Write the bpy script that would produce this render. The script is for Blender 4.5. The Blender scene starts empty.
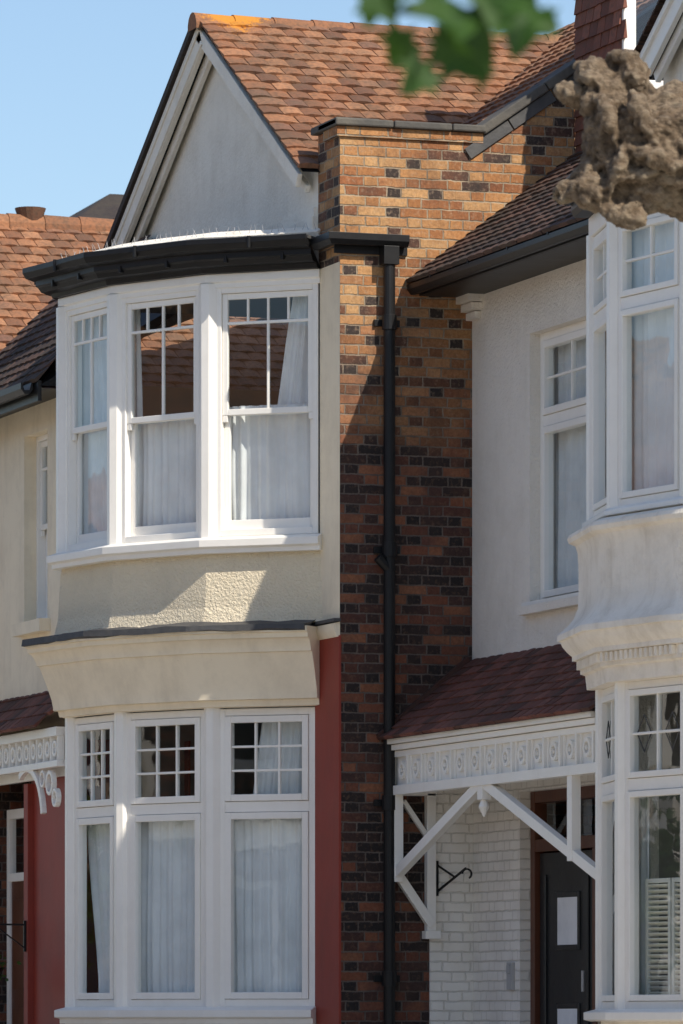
import bpy, bmesh, math, random
from mathutils import Vector, Matrix, noise
random.seed(7)
H=1.35
sc=bpy.context.scene
Z=Vector((0,0,1))
# ------------------------------------------------------------------ materials
class G:
    def __init__(s,name,rough=.7):
        s.m=bpy.data.materials.new(name); s.m.use_nodes=True
        s.nt=s.m.node_tree; s.b=s.nt.nodes['Principled BSDF']; s.b.inputs['Roughness'].default_value=rough
        s.out=s.nt.nodes['Material Output']
        s.tc=s.nt.nodes.new('ShaderNodeTexCoord')
    def n(s,t,**k):
        x=s.nt.nodes.new(t)
        for a,b in k.items(): setattr(x,a,b)
        return x
    def l(s,a,b): s.nt.links.new(a,b)
    def put(s,v,sock):
        if isinstance(v,bpy.types.NodeSocket): s.l(v,sock)
        else: sock.default_value=v
    def M(s,op,a,b=0.0,c=0.0,clamp=False):
        x=s.n('ShaderNodeMath',operation=op); x.use_clamp=clamp
        s.put(a,x.inputs[0]); s.put(b,x.inputs[1]); s.put(c,x.inputs[2])
        return x.outputs[0]
    def mix(s,f,a,b,mode='MIX'):
        x=s.n('ShaderNodeMixRGB',blend_type=mode)
        s.put(f,x.inputs[0]); s.put(a if isinstance(a,bpy.types.NodeSocket) else (*a,1)[:4],x.inputs[1])
        s.put(b if isinstance(b,bpy.types.NodeSocket) else (*b,1)[:4],x.inputs[2]); return x.outputs[0]
    def noise(s,scale,detail=4,rough=.55,vec=None,stretch=None):
        x=s.n('ShaderNodeTexNoise'); x.inputs['Scale'].default_value=scale
        x.inputs['Detail'].default_value=detail; x.inputs['Roughness'].default_value=rough
        v=vec or s.tc.outputs['Object']
        if stretch:
            mp=s.n('ShaderNodeMapping'); mp.inputs['Scale'].default_value=stretch; s.l(v,mp.inputs[0]); v=mp.outputs[0]
        s.l(v,x.inputs['Vector']); return x.outputs['Fac']
    def ramp(s,f,stops,interp='LINEAR'):
        x=s.n('ShaderNodeValToRGB'); cr=x.color_ramp; cr.interpolation=interp
        while len(cr.elements)<len(stops): cr.elements.new(.5)
        for e,(p,c) in zip(cr.elements,stops):
            e.position=p; e.color=(*c,1) if not isinstance(c,(int,float)) else (c,c,c,1)
        s.put(f,x.inputs[0]); return x.outputs[0]
    def bump(s,h,strength=.3,dist=.01,prev=None):
        x=s.n('ShaderNodeBump'); x.inputs['Strength'].default_value=strength; x.inputs['Distance'].default_value=dist
        s.l(h,x.inputs['Height'])
        if prev: s.l(prev,x.inputs['Normal'])
        return x.outputs[0]
    def col(s,c): s.put(c if isinstance(c,bpy.types.NodeSocket) else (*c,1),s.b.inputs['Base Color'])
    def nrm(s,c): s.l(c,s.b.inputs['Normal'])

def surf(name,base,rough=.7,dirt=(.3,.28,.25),dirt_amt=.35,bs=40,bst=.2,bd=.004,streak=.3,blotch=2.5,spec=None,chips=0):
    g=G(name,rough)
    a=g.ramp(g.noise(blotch,7,.68),[(.45,0),(.78,1)])
    st=g.ramp(g.noise(1.0,6,.65,stretch=(7,7,1.3)),[(.52,0),(.85,1)])
    f=g.M('ADD',g.M('MULTIPLY',a,dirt_amt),g.M('MULTIPLY',st,streak),clamp=True)
    c=g.mix(f,base,dirt)
    c=g.mix(g.M('MULTIPLY',g.noise(23,3),.08),c,(base[0]*.6,base[1]*.6,base[2]*.58))
    if chips:
        c=g.mix(g.ramp(g.noise(13,8,.8),[(.66,0),(.70,chips)]),c,(.20,.16,.12))
    g.col(c)
    b1=g.bump(g.noise(bs,5,.6),bst,bd)
    b2=g.bump(g.noise(3.3,3),.25,.02,b1)
    g.nrm(b2)
    if spec is not None: g.b.inputs['Specular IOR Level'].default_value=spec
    return g.m

MAT={}
MAT['white']=surf('white_gloss_paint',(.93,.90,.84),.4,(.52,.46,.36),.14,60,.06,.002,.12)
MAT['cream']=surf('cream_masonry_paint',(.93,.81,.61),.8,(.44,.35,.24),.34,30,.3,.004,.26,chips=.4)
MAT['rough']=surf('cream_roughcast_render',(.93,.81,.60),.9,(.46,.38,.26),.2,48,1.0,.03,.1)
MAT['gable']=surf('weathered_gable_paint',(.94,.88,.77),.85,(.42,.34,.24),.34,30,.9,.014,.22,1.6,chips=.4)
MAT['render']=surf('white_masonry_render',(.94,.88,.79),.9,(.50,.42,.32),.30,42,1.0,.02,.16,1.3)
MAT['worn']=surf('worn_white_render',(.94,.87,.76),.9,(.36,.27,.16),.38,24,.8,.015,.35,chips=.4)
MAT['red']=surf('oxblood_masonry_paint',(.30,.04,.022),.6,(.12,.03,.02),.4,30,.2,.004,.3)
MAT['black']=surf('black_gloss_paint',(.010,.010,.011),.42,(.03,.028,.025),.3,40,.15,.003,.2,spec=.3)
MAT['lead']=surf('lead_sheet',(.06,.06,.062),.7,(.17,.16,.14),.5,14,.6,.012,.3)
MAT['coping']=surf('stone_coping',(.085,.08,.072),.85,(.24,.21,.16),.5,20,.8,.01,.2)
MAT['inner']=surf('interior_plaster',(.30,.28,.26),.9)
MAT['doorblack']=surf('black_door_paint',(.014,.016,.018),.35,(.03,.03,.03),.2)
MAT['brownframe']=surf('varnished_hardwood',(.11,.032,.013),.4,(.04,.015,.01),.5)
MAT['steel']=surf('brushed_metal',(.45,.45,.45),.35)
MAT['shutter']=surf('shutter_paint',(.80,.79,.72),.5)

def brick_mat(name,painted=False):
    g=G(name,.88)
    uv=g.n('ShaderNodeSeparateXYZ')
    wob=g.n('ShaderNodeTexNoise'); wob.inputs['Scale'].default_value=11; wob.inputs['Detail'].default_value=5; g.l(g.tc.outputs['Object'],wob.inputs['Vector'])
    vm=g.n('ShaderNodeVectorMath',operation='MULTIPLY_ADD'); g.l(wob.outputs['Color'],vm.inputs[0]); vm.inputs[1].default_value=(.018,.018,0); g.l(g.tc.outputs['UV'],vm.inputs[2])
    g.l(vm.outputs[0],uv.inputs[0])
    v=g.M('DIVIDE',uv.outputs[1],.0735); row=g.M('FLOOR',v); fv=g.M('FRACT',v)
    rj=g.n('ShaderNodeTexWhiteNoise',noise_dimensions='1D'); g.l(row,rj.inputs['W'])
    u=g.M('ADD',g.M('ADD',g.M('DIVIDE',uv.outputs[0],.330),g.M('MULTIPLY',row,.5)),g.M('MULTIPLY',rj.outputs['Value'],.09)); k=g.M('FLOOR',u); fu=g.M('FRACT',u)
    hd=g.M('GREATER_THAN',fu,.6667)
    d=g.M('MINIMUM',g.M('MINIMUM',fu,g.M('SUBTRACT',1.0,fu)),g.M('ABSOLUTE',g.M('SUBTRACT',fu,.6667)))
    d=g.M('MULTIPLY',d,.330)
    dv=g.M('MULTIPLY',g.M('MINIMUM',fv,g.M('SUBTRACT',1.0,fv)),.0735)
    dist=g.M('MINIMUM',d,dv)
    dist=g.M('ADD',dist,g.M('MULTIPLY',g.M('SUBTRACT',g.noise(55,3),.5),.012))
    mr=g.n('ShaderNodeMapRange',interpolation_type='SMOOTHSTEP'); g.l(dist,mr.inputs[0]); mr.inputs[1].default_value=.003; mr.inputs[2].default_value=.008
    brick=mr.outputs[0]
    cb=g.n('ShaderNodeCombineXYZ'); g.l(k,cb.inputs[0]); g.l(row,cb.inputs[1]); g.l(hd,cb.inputs[2])
    wn=g.n('ShaderNodeTexWhiteNoise',noise_dimensions='3D'); g.l(cb.outputs[0],wn.inputs[0]); r=wn.outputs['Value']
    sc3=g.n('ShaderNodeSeparateColor'); g.l(wn.outputs['Color'],sc3.inputs[0]); r2=sc3.outputs[1]
    h=g.bump(g.M('ADD',g.M('ADD',g.M('MULTIPLY',brick,.7),g.M('MULTIPLY',r2,.3)),g.M('MULTIPLY',g.noise(60,5,.65),.5)),.85,.010)
    if painted:
        c=g.mix(brick,(.76,.72,.65),(.90,.86,.79)); c=g.mix(g.M('MULTIPLY',g.ramp(g.noise(3,5),[(.4,0),(.8,1)]),.3),c,(.45,.4,.33))
        g.col(c); g.nrm(h); return g.m
    rr=g.M('ADD',g.M('ADD',r,g.M('MULTIPLY',hd,-.16)),g.M('MULTIPLY',g.M('SUBTRACT',g.noise(1.7,4),.5),.7))
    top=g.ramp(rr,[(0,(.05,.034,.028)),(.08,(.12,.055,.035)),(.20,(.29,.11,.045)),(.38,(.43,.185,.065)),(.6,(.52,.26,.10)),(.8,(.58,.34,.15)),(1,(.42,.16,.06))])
    low=g.ramp(rr,[(0,(.022,.016,.015)),(.22,(.040,.023,.019)),(.40,(.078,.034,.025)),(.55,(.14,.050,.03)),(.75,(.24,.082,.042)),(.9,(.31,.125,.06)),(1,(.13,.05,.035))])  # darker lower bricks: soot, plus the wall's shade put into the colour
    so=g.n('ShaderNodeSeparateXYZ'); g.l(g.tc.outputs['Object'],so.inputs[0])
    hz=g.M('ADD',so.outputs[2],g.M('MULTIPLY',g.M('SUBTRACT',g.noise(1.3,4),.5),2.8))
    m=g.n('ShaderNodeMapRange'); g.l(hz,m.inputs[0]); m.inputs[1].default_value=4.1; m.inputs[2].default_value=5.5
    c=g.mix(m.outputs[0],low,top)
    c=g.mix(g.M('MULTIPLY',r2,.45),c,g.mix(1.0,c,(.55,.5,.48),'MULTIPLY'))
    c=g.mix(g.ramp(g.noise(38,5,.7),[(.4,0),(.75,.7)]),c,g.mix(1.0,c,(.35,.3,.28),'MULTIPLY'))
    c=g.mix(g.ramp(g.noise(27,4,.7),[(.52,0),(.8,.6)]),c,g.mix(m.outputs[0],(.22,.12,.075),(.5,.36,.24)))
    mort=g.mix(m.outputs[0],(.15,.115,.095),(.40,.31,.21))  # mortar gets the same sooty, painted-in shade lower down
    mort=g.mix(g.ramp(g.noise(5,4),[(.4,0),(.7,.8)]),mort,(.07,.055,.045))
    c=g.mix(brick,mort,c)
    blot=g.ramp(g.noise(1.8,8,.74),[(.5,0),(.70,1)])
    c=g.mix(g.M('MULTIPLY',blot,.55),c,(.045,.034,.028))
    spl=g.ramp(g.noise(9,6,.8),[(.68,0),(.74,.45)])
    c=g.mix(spl,c,(.34,.30,.26))
    g.col(c); g.nrm(h); return g.m
MAT['brick']=brick_mat('weathered_stock_brick_shaded_low')
MAT['pbrick']=brick_mat('white_painted_brick',True)

def tile_mat(name,stops,moss=(.10,.085,.05),mossamt=.5,lichen=False):
    g=G(name,.88)
    at=g.n('ShaderNodeAttribute',attribute_name='rnd')
    c=g.ramp(at.outputs['Fac'],stops)
    mo=g.ramp(g.noise(2.2,7,.74),[(.45,0),(.68,1)])
    c=g.mix(g.M('MULTIPLY',mo,mossamt),c,moss)
    c=g.mix(g.M('MULTIPLY',g.ramp(g.noise(30,4),[(.42,0),(.75,1)]),.6),c,(.07,.05,.035))
    if lichen:
        c=g.mix(g.ramp(g.noise(11,7,.8),[(.64,0),(.70,.55)]),c,(.42,.38,.28))
        so=g.n('ShaderNodeSeparateXYZ'); g.l(g.tc.outputs['Object'],so.inputs[0])
        d=g.M('ADD',g.M('MULTIPLY',g.M('SUBTRACT',7.97,so.outputs[2]),2.0),g.M('MULTIPLY',g.M('ABSOLUTE',g.M('ADD',so.outputs[1],-.12)),1.3))
        k=g.ramp(g.M('SUBTRACT',g.noise(16,5,.8),d),[(0,0),(.12,1)])
        c=g.mix(g.M('MULTIPLY',k,.85),c,(.60,.24,.02))
    g.col(c); g.nrm(g.bump(g.noise(50,4),.6,.008)); return g.m
MAT['tileA']=tile_mat('clay_roof_tile',[(0,(.15,.07,.04)),(.25,(.27,.115,.055)),(.65,(.36,.16,.075)),(.9,(.42,.20,.10)),(1,(.19,.09,.058))],(.12,.088,.055),.7,True)
MAT['tileB']=tile_mat('dark_clay_roof_tile',[(0,(.03,.022,.02)),(.5,(.07,.037,.028)),(1,(.13,.065,.045))],(.06,.052,.035),.6)
MAT['tileP']=tile_mat('red_brown_porch_tile',[(0,(.08,.028,.02)),(.5,(.17,.05,.034)),(1,(.24,.085,.06))],(.05,.036,.028),.5)
MAT['tileR']=tile_mat('red_clay_hung_tile',[(0,(.13,.045,.03)),(.5,(.22,.075,.045)),(1,(.29,.11,.07))],(.09,.055,.04),.4)

def glass():
    g=G('window_glass'); g.nt.nodes.remove(g.b)
    t=g.n('ShaderNodeBsdfTransparent'); t.inputs[0].default_value=(.93,.96,.955,1)
    gl=g.n('ShaderNodeBsdfGlossy'); gl.inputs['Roughness'].default_value=.0; gl.inputs[0].default_value=(.95,.97,1,1)
    bm=g.bump(g.noise(2.2,2,.4),.12,.010); g.l(bm,gl.inputs['Normal'])
    ge=g.n('ShaderNodeNewGeometry'); dp=g.n('ShaderNodeVectorMath',operation='DOT_PRODUCT'); g.l(ge.outputs['Incoming'],dp.inputs[0]); g.l(ge.outputs['True Normal'],dp.inputs[1])
    ca=g.M('ABSOLUTE',dp.outputs['Value']); sch=g.M('POWER',g.M('SUBTRACT',1.0,ca),5.0)
    f=g.M('ADD',g.M('MULTIPLY',sch,.9),.065,clamp=True)
    mx=g.n('ShaderNodeMixShader'); g.l(f,mx.inputs[0]); g.l(t.outputs[0],mx.inputs[1]); g.l(gl.outputs[0],mx.inputs[2])
    g.l(mx.outputs[0],g.out.inputs[0]); return g.m
MAT['glass']=glass()
def curtain():
    g=G('net_curtain_cloth',.9); c=g.mix(g.ramp(g.noise(4,3),[(.4,0),(.7,1)]),(.84,.85,.86),(.72,.73,.74)); g.col(c)
    return g.m
MAT['curtain']=curtain()
def leafm():
    g=G('plane_leaf',.5)
    c=g.mix(g.noise(6,2),(.018,.055,.007),(.05,.12,.015)); g.col(c)
    tr=g.n('ShaderNodeBsdfTranslucent'); g.l(g.mix(.5,c,(.12,.24,.02)),tr.inputs[0])
    mx=g.n('ShaderNodeMixShader'); mx.inputs[0].default_value=.35
    g.l(g.b.outputs[0],mx.inputs[1]); g.l(tr.outputs[0],mx.inputs[2]); g.l(mx.outputs[0],g.out.inputs[0]); return g.m
MAT['leaf']=leafm()
def bark():
    g=G('plane_tree_bark',.92)
    n1=g.noise(4,9,.72); n2=g.noise(26,6,.7)
    n3=g.noise(1.0,8,.7,stretch=(12,12,26))
    c=g.ramp(n1,[(.34,(.12,.08,.048)),(.45,(.24,.165,.10)),(.58,(.38,.285,.19)),(.72,(.28,.25,.165))])
    c=g.mix(g.M('MULTIPLY',g.ramp(n3,[(.50,0),(.66,1)]),.7),c,(.085,.058,.038))
    c=g.mix(g.M('MULTIPLY',g.ramp(n2,[(.45,0),(.7,1)]),.5),c,(.11,.08,.05))
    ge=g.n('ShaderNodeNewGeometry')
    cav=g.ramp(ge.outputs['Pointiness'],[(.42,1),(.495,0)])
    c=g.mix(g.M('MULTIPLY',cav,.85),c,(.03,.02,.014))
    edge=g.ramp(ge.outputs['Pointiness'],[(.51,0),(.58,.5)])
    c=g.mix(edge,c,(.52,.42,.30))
    g.col(c)
    h=g.M('ADD',g.M('MULTIPLY',n2,.5),g.M('SUBTRACT',g.M('MULTIPLY',n1,1.2),g.M('MULTIPLY',n3,.9)))
    g.nrm(g.bump(h,1.0,.06)); return g.m
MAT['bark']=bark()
def simple(name,c1,c2,scale,rough=.9,bst=.4,bd=.01):
    g=G(name,rough); g.col(g.mix(g.noise(scale,6,.65),c1,c2)); g.nrm(g.bump(g.noise(scale*8,4),bst,bd)); return g.m
MAT['asphalt']=simple('asphalt',(.06,.058,.055),(.10,.095,.09),3)
MAT['soil']=simple('ground_grass',(.07,.10,.03),(.18,.16,.10),1.5)
MAT['roadpaint']=simple('road_paint',(.6,.6,.58),(.75,.75,.73),8)
MAT['kerb']=simple('kerb_granite',(.25,.24,.23),(.38,.37,.35),9)
def paving():
    g=G('paving_slabs',.85)
    b=g.n('ShaderNodeTexBrick'); g.l(g.tc.outputs['UV'],b.inputs['Vector']); b.inputs['Scale'].default_value=1
    b.inputs['Brick Width'].default_value=.9; b.inputs['Row Height'].default_value=.6; b.inputs['Mortar Size'].default_value=.01
    b.inputs['Color1'].default_value=(.56,.51,.43,1); b.inputs['Color2'].default_value=(.66,.61,.52,1); b.inputs['Mortar'].default_value=(.15,.13,.11,1)
    g.col(g.mix(g.M('MULTIPLY',g.noise(2,5),.25),b.outputs['Color'],(.4,.36,.3))); return g.m
MAT['paving']=paving()

# ------------------------------------------------------------------ mesh builder
def top(name):
    e=bpy.data.objects.new(name,None); sc.collection.objects.link(e); e.location=(0,0,H); e.empty_display_size=.3; return e
class MB:
    def __init__(s,name,mat,parent,bevel=0,smooth=False,ang=None):
        s.name=name;s.mat=MAT[mat];s.parent=parent;s.bevel=bevel;s.smooth=smooth;s.ang=ang
        s.v=[];s.f=[];s.r=[];s.hasr=False
    def face(s,pts,r=None):
        i=len(s.v); s.v+= [Vector(p) for p in pts]; s.f.append(list(range(i,i+len(pts))))
        if r is not None: s.hasr=True
        s.r+=[r or 0]*len(pts)
    def poly(s,vs,fs,r=None):
        i=len(s.v); s.v+=[Vector(p) for p in vs]; s.f+=[[i+a for a in f] for f in fs]
        if r is not None: s.hasr=True
        s.r+=[r or 0]*len(vs)
    def hexa(s,c): s.poly(c,[(0,3,2,1),(4,5,6,7),(0,1,5,4),(1,2,6,5),(2,3,7,6),(3,0,4,7)])
    def box(s,F,u0,u1,w0,w1,z0,z1):
        s.hexa([F(u0,w0,z0),F(u1,w0,z0),F(u1,w1,z0),F(u0,w1,z0),F(u0,w0,z1),F(u1,w0,z1),F(u1,w1,z1),F(u0,w1,z1)])
    def beam(s,A,B,a,b):
        A=Vector(A);B=Vector(B);a=Vector(a);b=Vector(b)
        s.hexa([A-a-b,A+a-b,A+a+b,A-a+b,B-a-b,B+a-b,B+a+b,B-a+b])
    def prism(s,pts,z0,z1):
        n=len(pts); vs=[(x,y,z0) for x,y in pts]+[(x,y,z1) for x,y in pts]
        s.poly(vs,[list(range(n))[::-1],list(range(n,2*n))]+[(i,(i+1)%n,n+(i+1)%n,n+i) for i in range(n)])
    def cyl(s,A,B,r,n=14,r2=None):
        A=Vector(A);B=Vector(B);d=(B-A).normalized(); a=d.orthogonal().normalized(); b=d.cross(a); r2=r if r2 is None else r2
        vs=[A+(a*math.cos(t)+b*math.sin(t))*r for t in [2*math.pi*i/n for i in range(n)]]+[B+(a*math.cos(t)+b*math.sin(t))*r2 for t in [2*math.pi*i/n for i in range(n)]]
        s.poly(vs,[list(range(n))[::-1],list(range(n,2*n))]+[(i,(i+1)%n,n+(i+1)%n,n+i) for i in range(n)])
    def ring(s,F,uc,zc,r0,r1,w0,w1,n=18,a0=0,a1=2*math.pi):
        for i in range(n):
            t0=a0+(a1-a0)*i/n;t1=a0+(a1-a0)*(i+1)/n
            p=lambda r,t,w:F(uc+r*math.cos(t),w,zc+r*math.sin(t))
            s.hexa([p(r0,t0,w0),p(r1,t0,w0),p(r1,t0,w1),p(r0,t0,w1),p(r0,t1,w0),p(r1,t1,w0),p(r1,t1,w1),p(r0,t1,w1)])
    def sweep(s,path,prof,jit=0,sub=1):
        P=path
        if sub>1:
            Q=[]
            for a,b in zip(path[:-1],path[1:]):
                for k in range(sub): Q.append((a[0]+(b[0]-a[0])*k/sub,a[1]+(b[1]-a[1])*k/sub))
            Q.append(path[-1]); P=Q
        rows=[]
        for w,z in prof:
            rows.append([(x,y,z+(random.uniform(-jit,jit) if jit else 0)) for x,y in offs(P,w)])
        n=len(P)
        vs=[p for r in rows for p in r]; fs=[]
        for j in range(len(prof)-1):
            for i in range(n-1): fs.append((j*n+i,j*n+i+1,(j+1)*n+i+1,(j+1)*n+i))
        m=len(prof)
        if m>2:
            fs.append([j*n for j in range(m)]); fs.append([j*n+n-1 for j in range(m)][::-1])
        s.poly(vs,fs)
    def done(s):
        me=bpy.data.meshes.new(s.name); me.from_pydata([tuple(v) for v in s.v],[],s.f); me.validate()
        bm=bmesh.new(); bm.from_mesh(me); bmesh.ops.recalc_face_normals(bm,faces=bm.faces)
        uvl=bm.loops.layers.uv.new('UVMap')
        for f in bm.faces:
            nn=f.normal
            if abs(nn.z)>.995 or nn.length<.5: t=Vector((1,0,0));b=Vector((0,1,0))
            else: t=Z.cross(nn).normalized(); b=nn.cross(t)
            for lp in f.loops: lp[uvl].uv=(lp.vert.co.dot(t),lp.vert.co.dot(b))
        bm.to_mesh(me); bm.free()
        if s.hasr:
            at=me.attributes.new('rnd','FLOAT','POINT'); at.data.foreach_set('value',s.r)
        me.materials.append(s.mat)
        if s.smooth or s.ang: me.polygons.foreach_set('use_smooth',[True]*len(me.polygons))
        if s.ang: me.set_sharp_from_angle(angle=math.radians(s.ang))
        ob=bpy.data.objects.new(s.name,me); sc.collection.objects.link(ob); ob.parent=s.parent
        if s.bevel:
            m=ob.modifiers.new('bevel','BEVEL'); m.width=s.bevel; m.segments=2; m.limit_method='ANGLE'
        return ob
def frame(o,d):
    L=math.hypot(*d); ux,uy=d[0]/L,d[1]/L; nx,ny=uy,-ux
    return lambda u,w,z:Vector((o[0]+ux*u+nx*w,o[1]+uy*u+ny*w,z))
def offs(path,w):
    ns=[]
    for a,b in zip(path[:-1],path[1:]):
        dx,dy=b[0]-a[0],b[1]-a[1];L=math.hypot(dx,dy);ns.append((dy/L,-dx/L))
    out=[]
    for i,p in enumerate(path):
        if i==0:n=ns[0]
        elif i==len(path)-1:n=ns[-1]
        else:
            a,b=ns[i-1],ns[i];k=1+a[0]*b[0]+a[1]*b[1];n=((a[0]+b[0])/k,(a[1]+b[1])/k)
        out.append((p[0]+n[0]*w,p[1]+n[1]*w))
    return out
def wall(mb,F,u0,u1,z0,z1,holes=(),reveal=.16):
    us=sorted({u0,u1,*[h[0] for h in holes],*[h[1] for h in holes]}); zs=sorted({z0,z1,*[h[2] for h in holes],*[h[3] for h in holes]})
    for a,b in zip(us[:-1],us[1:]):
        for c,d in zip(zs[:-1],zs[1:]):
            if any(h[0]<=a and b<=h[1] and h[2]<=c and d<=h[3] for h in holes): continue
            mb.face([F(a,0,c),F(b,0,c),F(b,0,d),F(a,0,d)])
    for a,b,c,d in holes:
        r=-reveal
        mb.face([F(a,0,c),F(a,0,d),F(a,r,d),F(a,r,c)]);mb.face([F(b,0,c),F(b,0,d),F(b,r,d),F(b,r,c)])
        mb.face([F(a,0,d),F(b,0,d),F(b,r,d),F(a,r,d)]);mb.face([F(a,0,c),F(b,0,c),F(b,r,c),F(a,r,c)])
def rect(mb,F,u0,u1,z0,z1,t,w0,w1,tb=None,tt=None):
    tb=tb or t;tt=tt or t
    mb.box(F,u0,u0+t,w0,w1,z0,z1);mb.box(F,u1-t,u1,w0,w1,z0,z1)
    mb.box(F,u0+t,u1-t,w0,w1-.001,z0,z0+tb);mb.box(F,u0+t,u1-t,w0,w1-.001,z1-tt,z1)
def pane(mb,F,u0,u1,z0,z1,w):
    e=random.uniform(-.004,.004)
    mb.face([F(u0,w,z0),F(u1,w+e,z0),F(u1,w+e,z1),F(u0,w,z1)])
def drape(mb,F,b0,b1,t0,t1,z0,z1,w,amp=.018,per=.075):
    n=max(8,int((b1-b0)/.011)); m=7; ph=random.uniform(0,6)
    vs=[];fs=[]
    for j in range(m+1):
        v=j/m
        for i in range(n+1):
            t=i/n; u=(b0+(b1-b0)*t)*(1-v)+(t0+(t1-t0)*t)*v
            s_=t*(b1-b0)/per*2*math.pi+ph
            a=amp*(.7+.5*noise.noise(Vector((t*5,v*1.2,ph))))
            vs.append(F(u,w+a*math.sin(s_+1.6*noise.noise(Vector((t*6,v*2,ph)))+v*.4)+.012*math.sin(s_*.37),z0+(z1-z0)*v))
    for j in range(m):
        for i in range(n): fs.append((j*(n+1)+i,j*(n+1)+i+1,(j+1)*(n+1)+i+1,(j+1)*(n+1)+i))
    mb.poly(vs,fs)
def sash(W,Gm,F,u0,u1,z0,z1,zm,zt,cols=4,mid=True,b=0.0):
    rect(W,F,u0,u1,z0,z1,.045,-.12,.0+b,.05,.045)
    a,c=u0+.047,u1-.047
    rect(W,F,a,c,zm-.02,z1-.047,.042,-.055,-.02,.045,.045)
    ga,gc=a+.04,c-.04; g0,g1=zm+.02,z1-.09
    W.box(F,ga,gc,-.05,-.024,zt-.011,zt+.011)
    for k in range(1,cols):
        x=ga+(gc-ga)*k/cols; W.box(F,x-.009,x+.009,-.049,-.025,zt+.01,g1+.01)
    if mid: x=(ga+gc)/2; W.box(F,x-.010,x+.010,-.049,-.025,g0-.01,zt-.01)
    pane(Gm,F,ga-.01,gc+.01,g0-.01,g1+.01,-.037)
    rect(W,F,a,c,z0+.052,zm+.022,.042,-.1,-.064,.075,.042)
    pane(Gm,F,a+.03,c-.03,z0+.1,zm-.01,-.082)
    for x in (a+.02,c-.02): W.box(F,x-.018,x+.018,-.052,-.022,zm-.07,zm-.021)
def casement(W,Gm,F,u0,u1,z0,z1,zt,cols=3,rows=3,t=.05,s=.04):
    rect(W,F,u0,u1,z0,z1,t,-.09,.0)
    W.box(F,u0+t,u1-t,-.09,-.002,zt-.04,zt+.04)
    for (c,d,top_) in ((z0+t,zt-.04,False),(zt+.04,z1-t,True)):
        a,b=u0+t+.003,u1-t-.003; c+=.003;d-=.003
        rect(W,F,a,b,c,d,s,-.06,.012)
        pane(Gm,F,a+s-.01,b-s+.01,c+s-.01,d-s+.01,-.025)
        if top_ and cols:
            A,B,C,D=a+s,b-s,c+s,d-s
            for k in range(1,cols): x=A+(B-A)*k/cols; W.box(F,x-.009,x+.009,-.04,-.008,C-.003,D+.003)
            for k in range(1,rows): zz=C+(D-C)*k/rows; W.box(F,A-.003,B+.003,-.039,-.010,zz-.009,zz+.009)
def tiles(mb,O,U,V,nu,nv,wt=.2,ex=.2,th=.02,arch=.018,clip=None,jit=.004,stag=.5):
    O=Vector(O);U=Vector(U).normalized();V=Vector(V).normalized();N=U.cross(V)
    for j in range(nv):
        off=(j%2)*stag*wt; dj=random.uniform(-.004,.004)
        for i in range(0,nu):
            u=i*wt+off; v=j*ex
            if clip and not clip(O+U*(u+wt/2)+V*(v+ex/2)): continue
            r=random.random(); a=random.uniform(-jit,jit); tl=random.uniform(-jit,jit)
            vs=[]
            g=.003; ul=u
            if i==0 and off>0: ul=0.0
            wd=u+wt-ul
            for (vv,hh) in ((v+dj+a,th),(v+ex*1.25,.0)):
                for k in range(4):
                    t=k/3; uu=ul+g+(wd-2*g)*t
                    vs.append(O+U*uu+V*(vv)+N*(hh+arch*math.sin(math.pi*t)+tl*t))
            for k in range(4):
                t=k/3; uu=ul+g+(wd-2*g)*t
                vs.append(O+U*uu+V*(v+dj+a+.002)+N*(-.012))
            mb.poly(vs,[(0,1,5,4),(1,2,6,5),(2,3,7,6),(8,9,1,0),(9,10,2,1),(10,11,3,2),(8,0,4),(3,11,7)],r)
def fac(y): return frame((0,y),(1,0))

# ================================================================== HOUSE A
A=top('brick_house')
BA=[(-3.1,-1.1),(-2.771,-1.33),(-1.885,-1.174),(-1.054,-.694),(-.45,0)]
brick=MB('side_brick_wall','brick',A)
FS=frame((0,0),(0,1))
prof=[(0,-1.35),(9,-1.35),(9,6.0),(5.6,6.1),(3.35,8.15),(1.12,6.6),(0,6.6)]
brick.face([FS(u,0,z) for u,z in prof])
F0=fac(0)
brick.face([F0(-.5,0,5.6),F0(0,0,5.6),F0(0,0,6.6),F0(-.5,0,6.6)])
brick.face([(-.5,0,5.6),(-.5,.3,5.6),(-.5,.3,6.6),(-.5,0,6.6)])
for (a,za),(b,zb) in zip(prof[3:6],prof[4:7]):
    brick.face([(-.3,a,za),(-.3,b,zb),(-.3,b,zb-1.2),(-.3,a,za-1.2)])
brick.face([(-6.2,9,-1.35),(0,9,-1.35),(0,9,6),(-6.2,9,6)])
brick.face([(-6.2,-1.1,-1.35),(-6.2,9,-1.35),(-6.2,9,6),(-6.2,-1.1,4.9)])
brick.box(FS,-.03,1.12,-.3,.022,6.525,6.598)
brick.done()
cop=MB('parapet_coping','coping',A,.012)
u=-.05
while u<1.1:
    L=min(.46,1.14-u); cop.box(FS,u,u+L-.006,-.36,.05+random.uniform(0,.015),6.6+random.uniform(0,.006),6.655); u+=L
cop.box(frame((0,0),(1,0)),-.54,.05,-.3,.05,6.603,6.66)
sl=(8.15-6.6)/(3.35-1.12)
vv=Vector((0,1,sl)).normalized(); nnv=Vector((0,-sl,1)).normalized(); Lt=math.hypot(2.23,1.55); t=0
while t<Lt:
    a=Vector((-.15,1.12,6.6))+vv*t; b=a+vv*.62
    cop.beam(a+nnv*.02,b+nnv*.02,(.20,0,0),nnv*.035); t+=.628
cop.done()
lead=MB('parapet_lead_flashing','lead',A,.004)
for k in range(6):
    a=Vector((.012,1.0,6.44))+vv*(k*.42); lead.beam(a,a+vv*.41,(.008,0,0),nnv*.045)
lead.done()
cream=MB('rendered_front_wall','cream',A)
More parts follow.
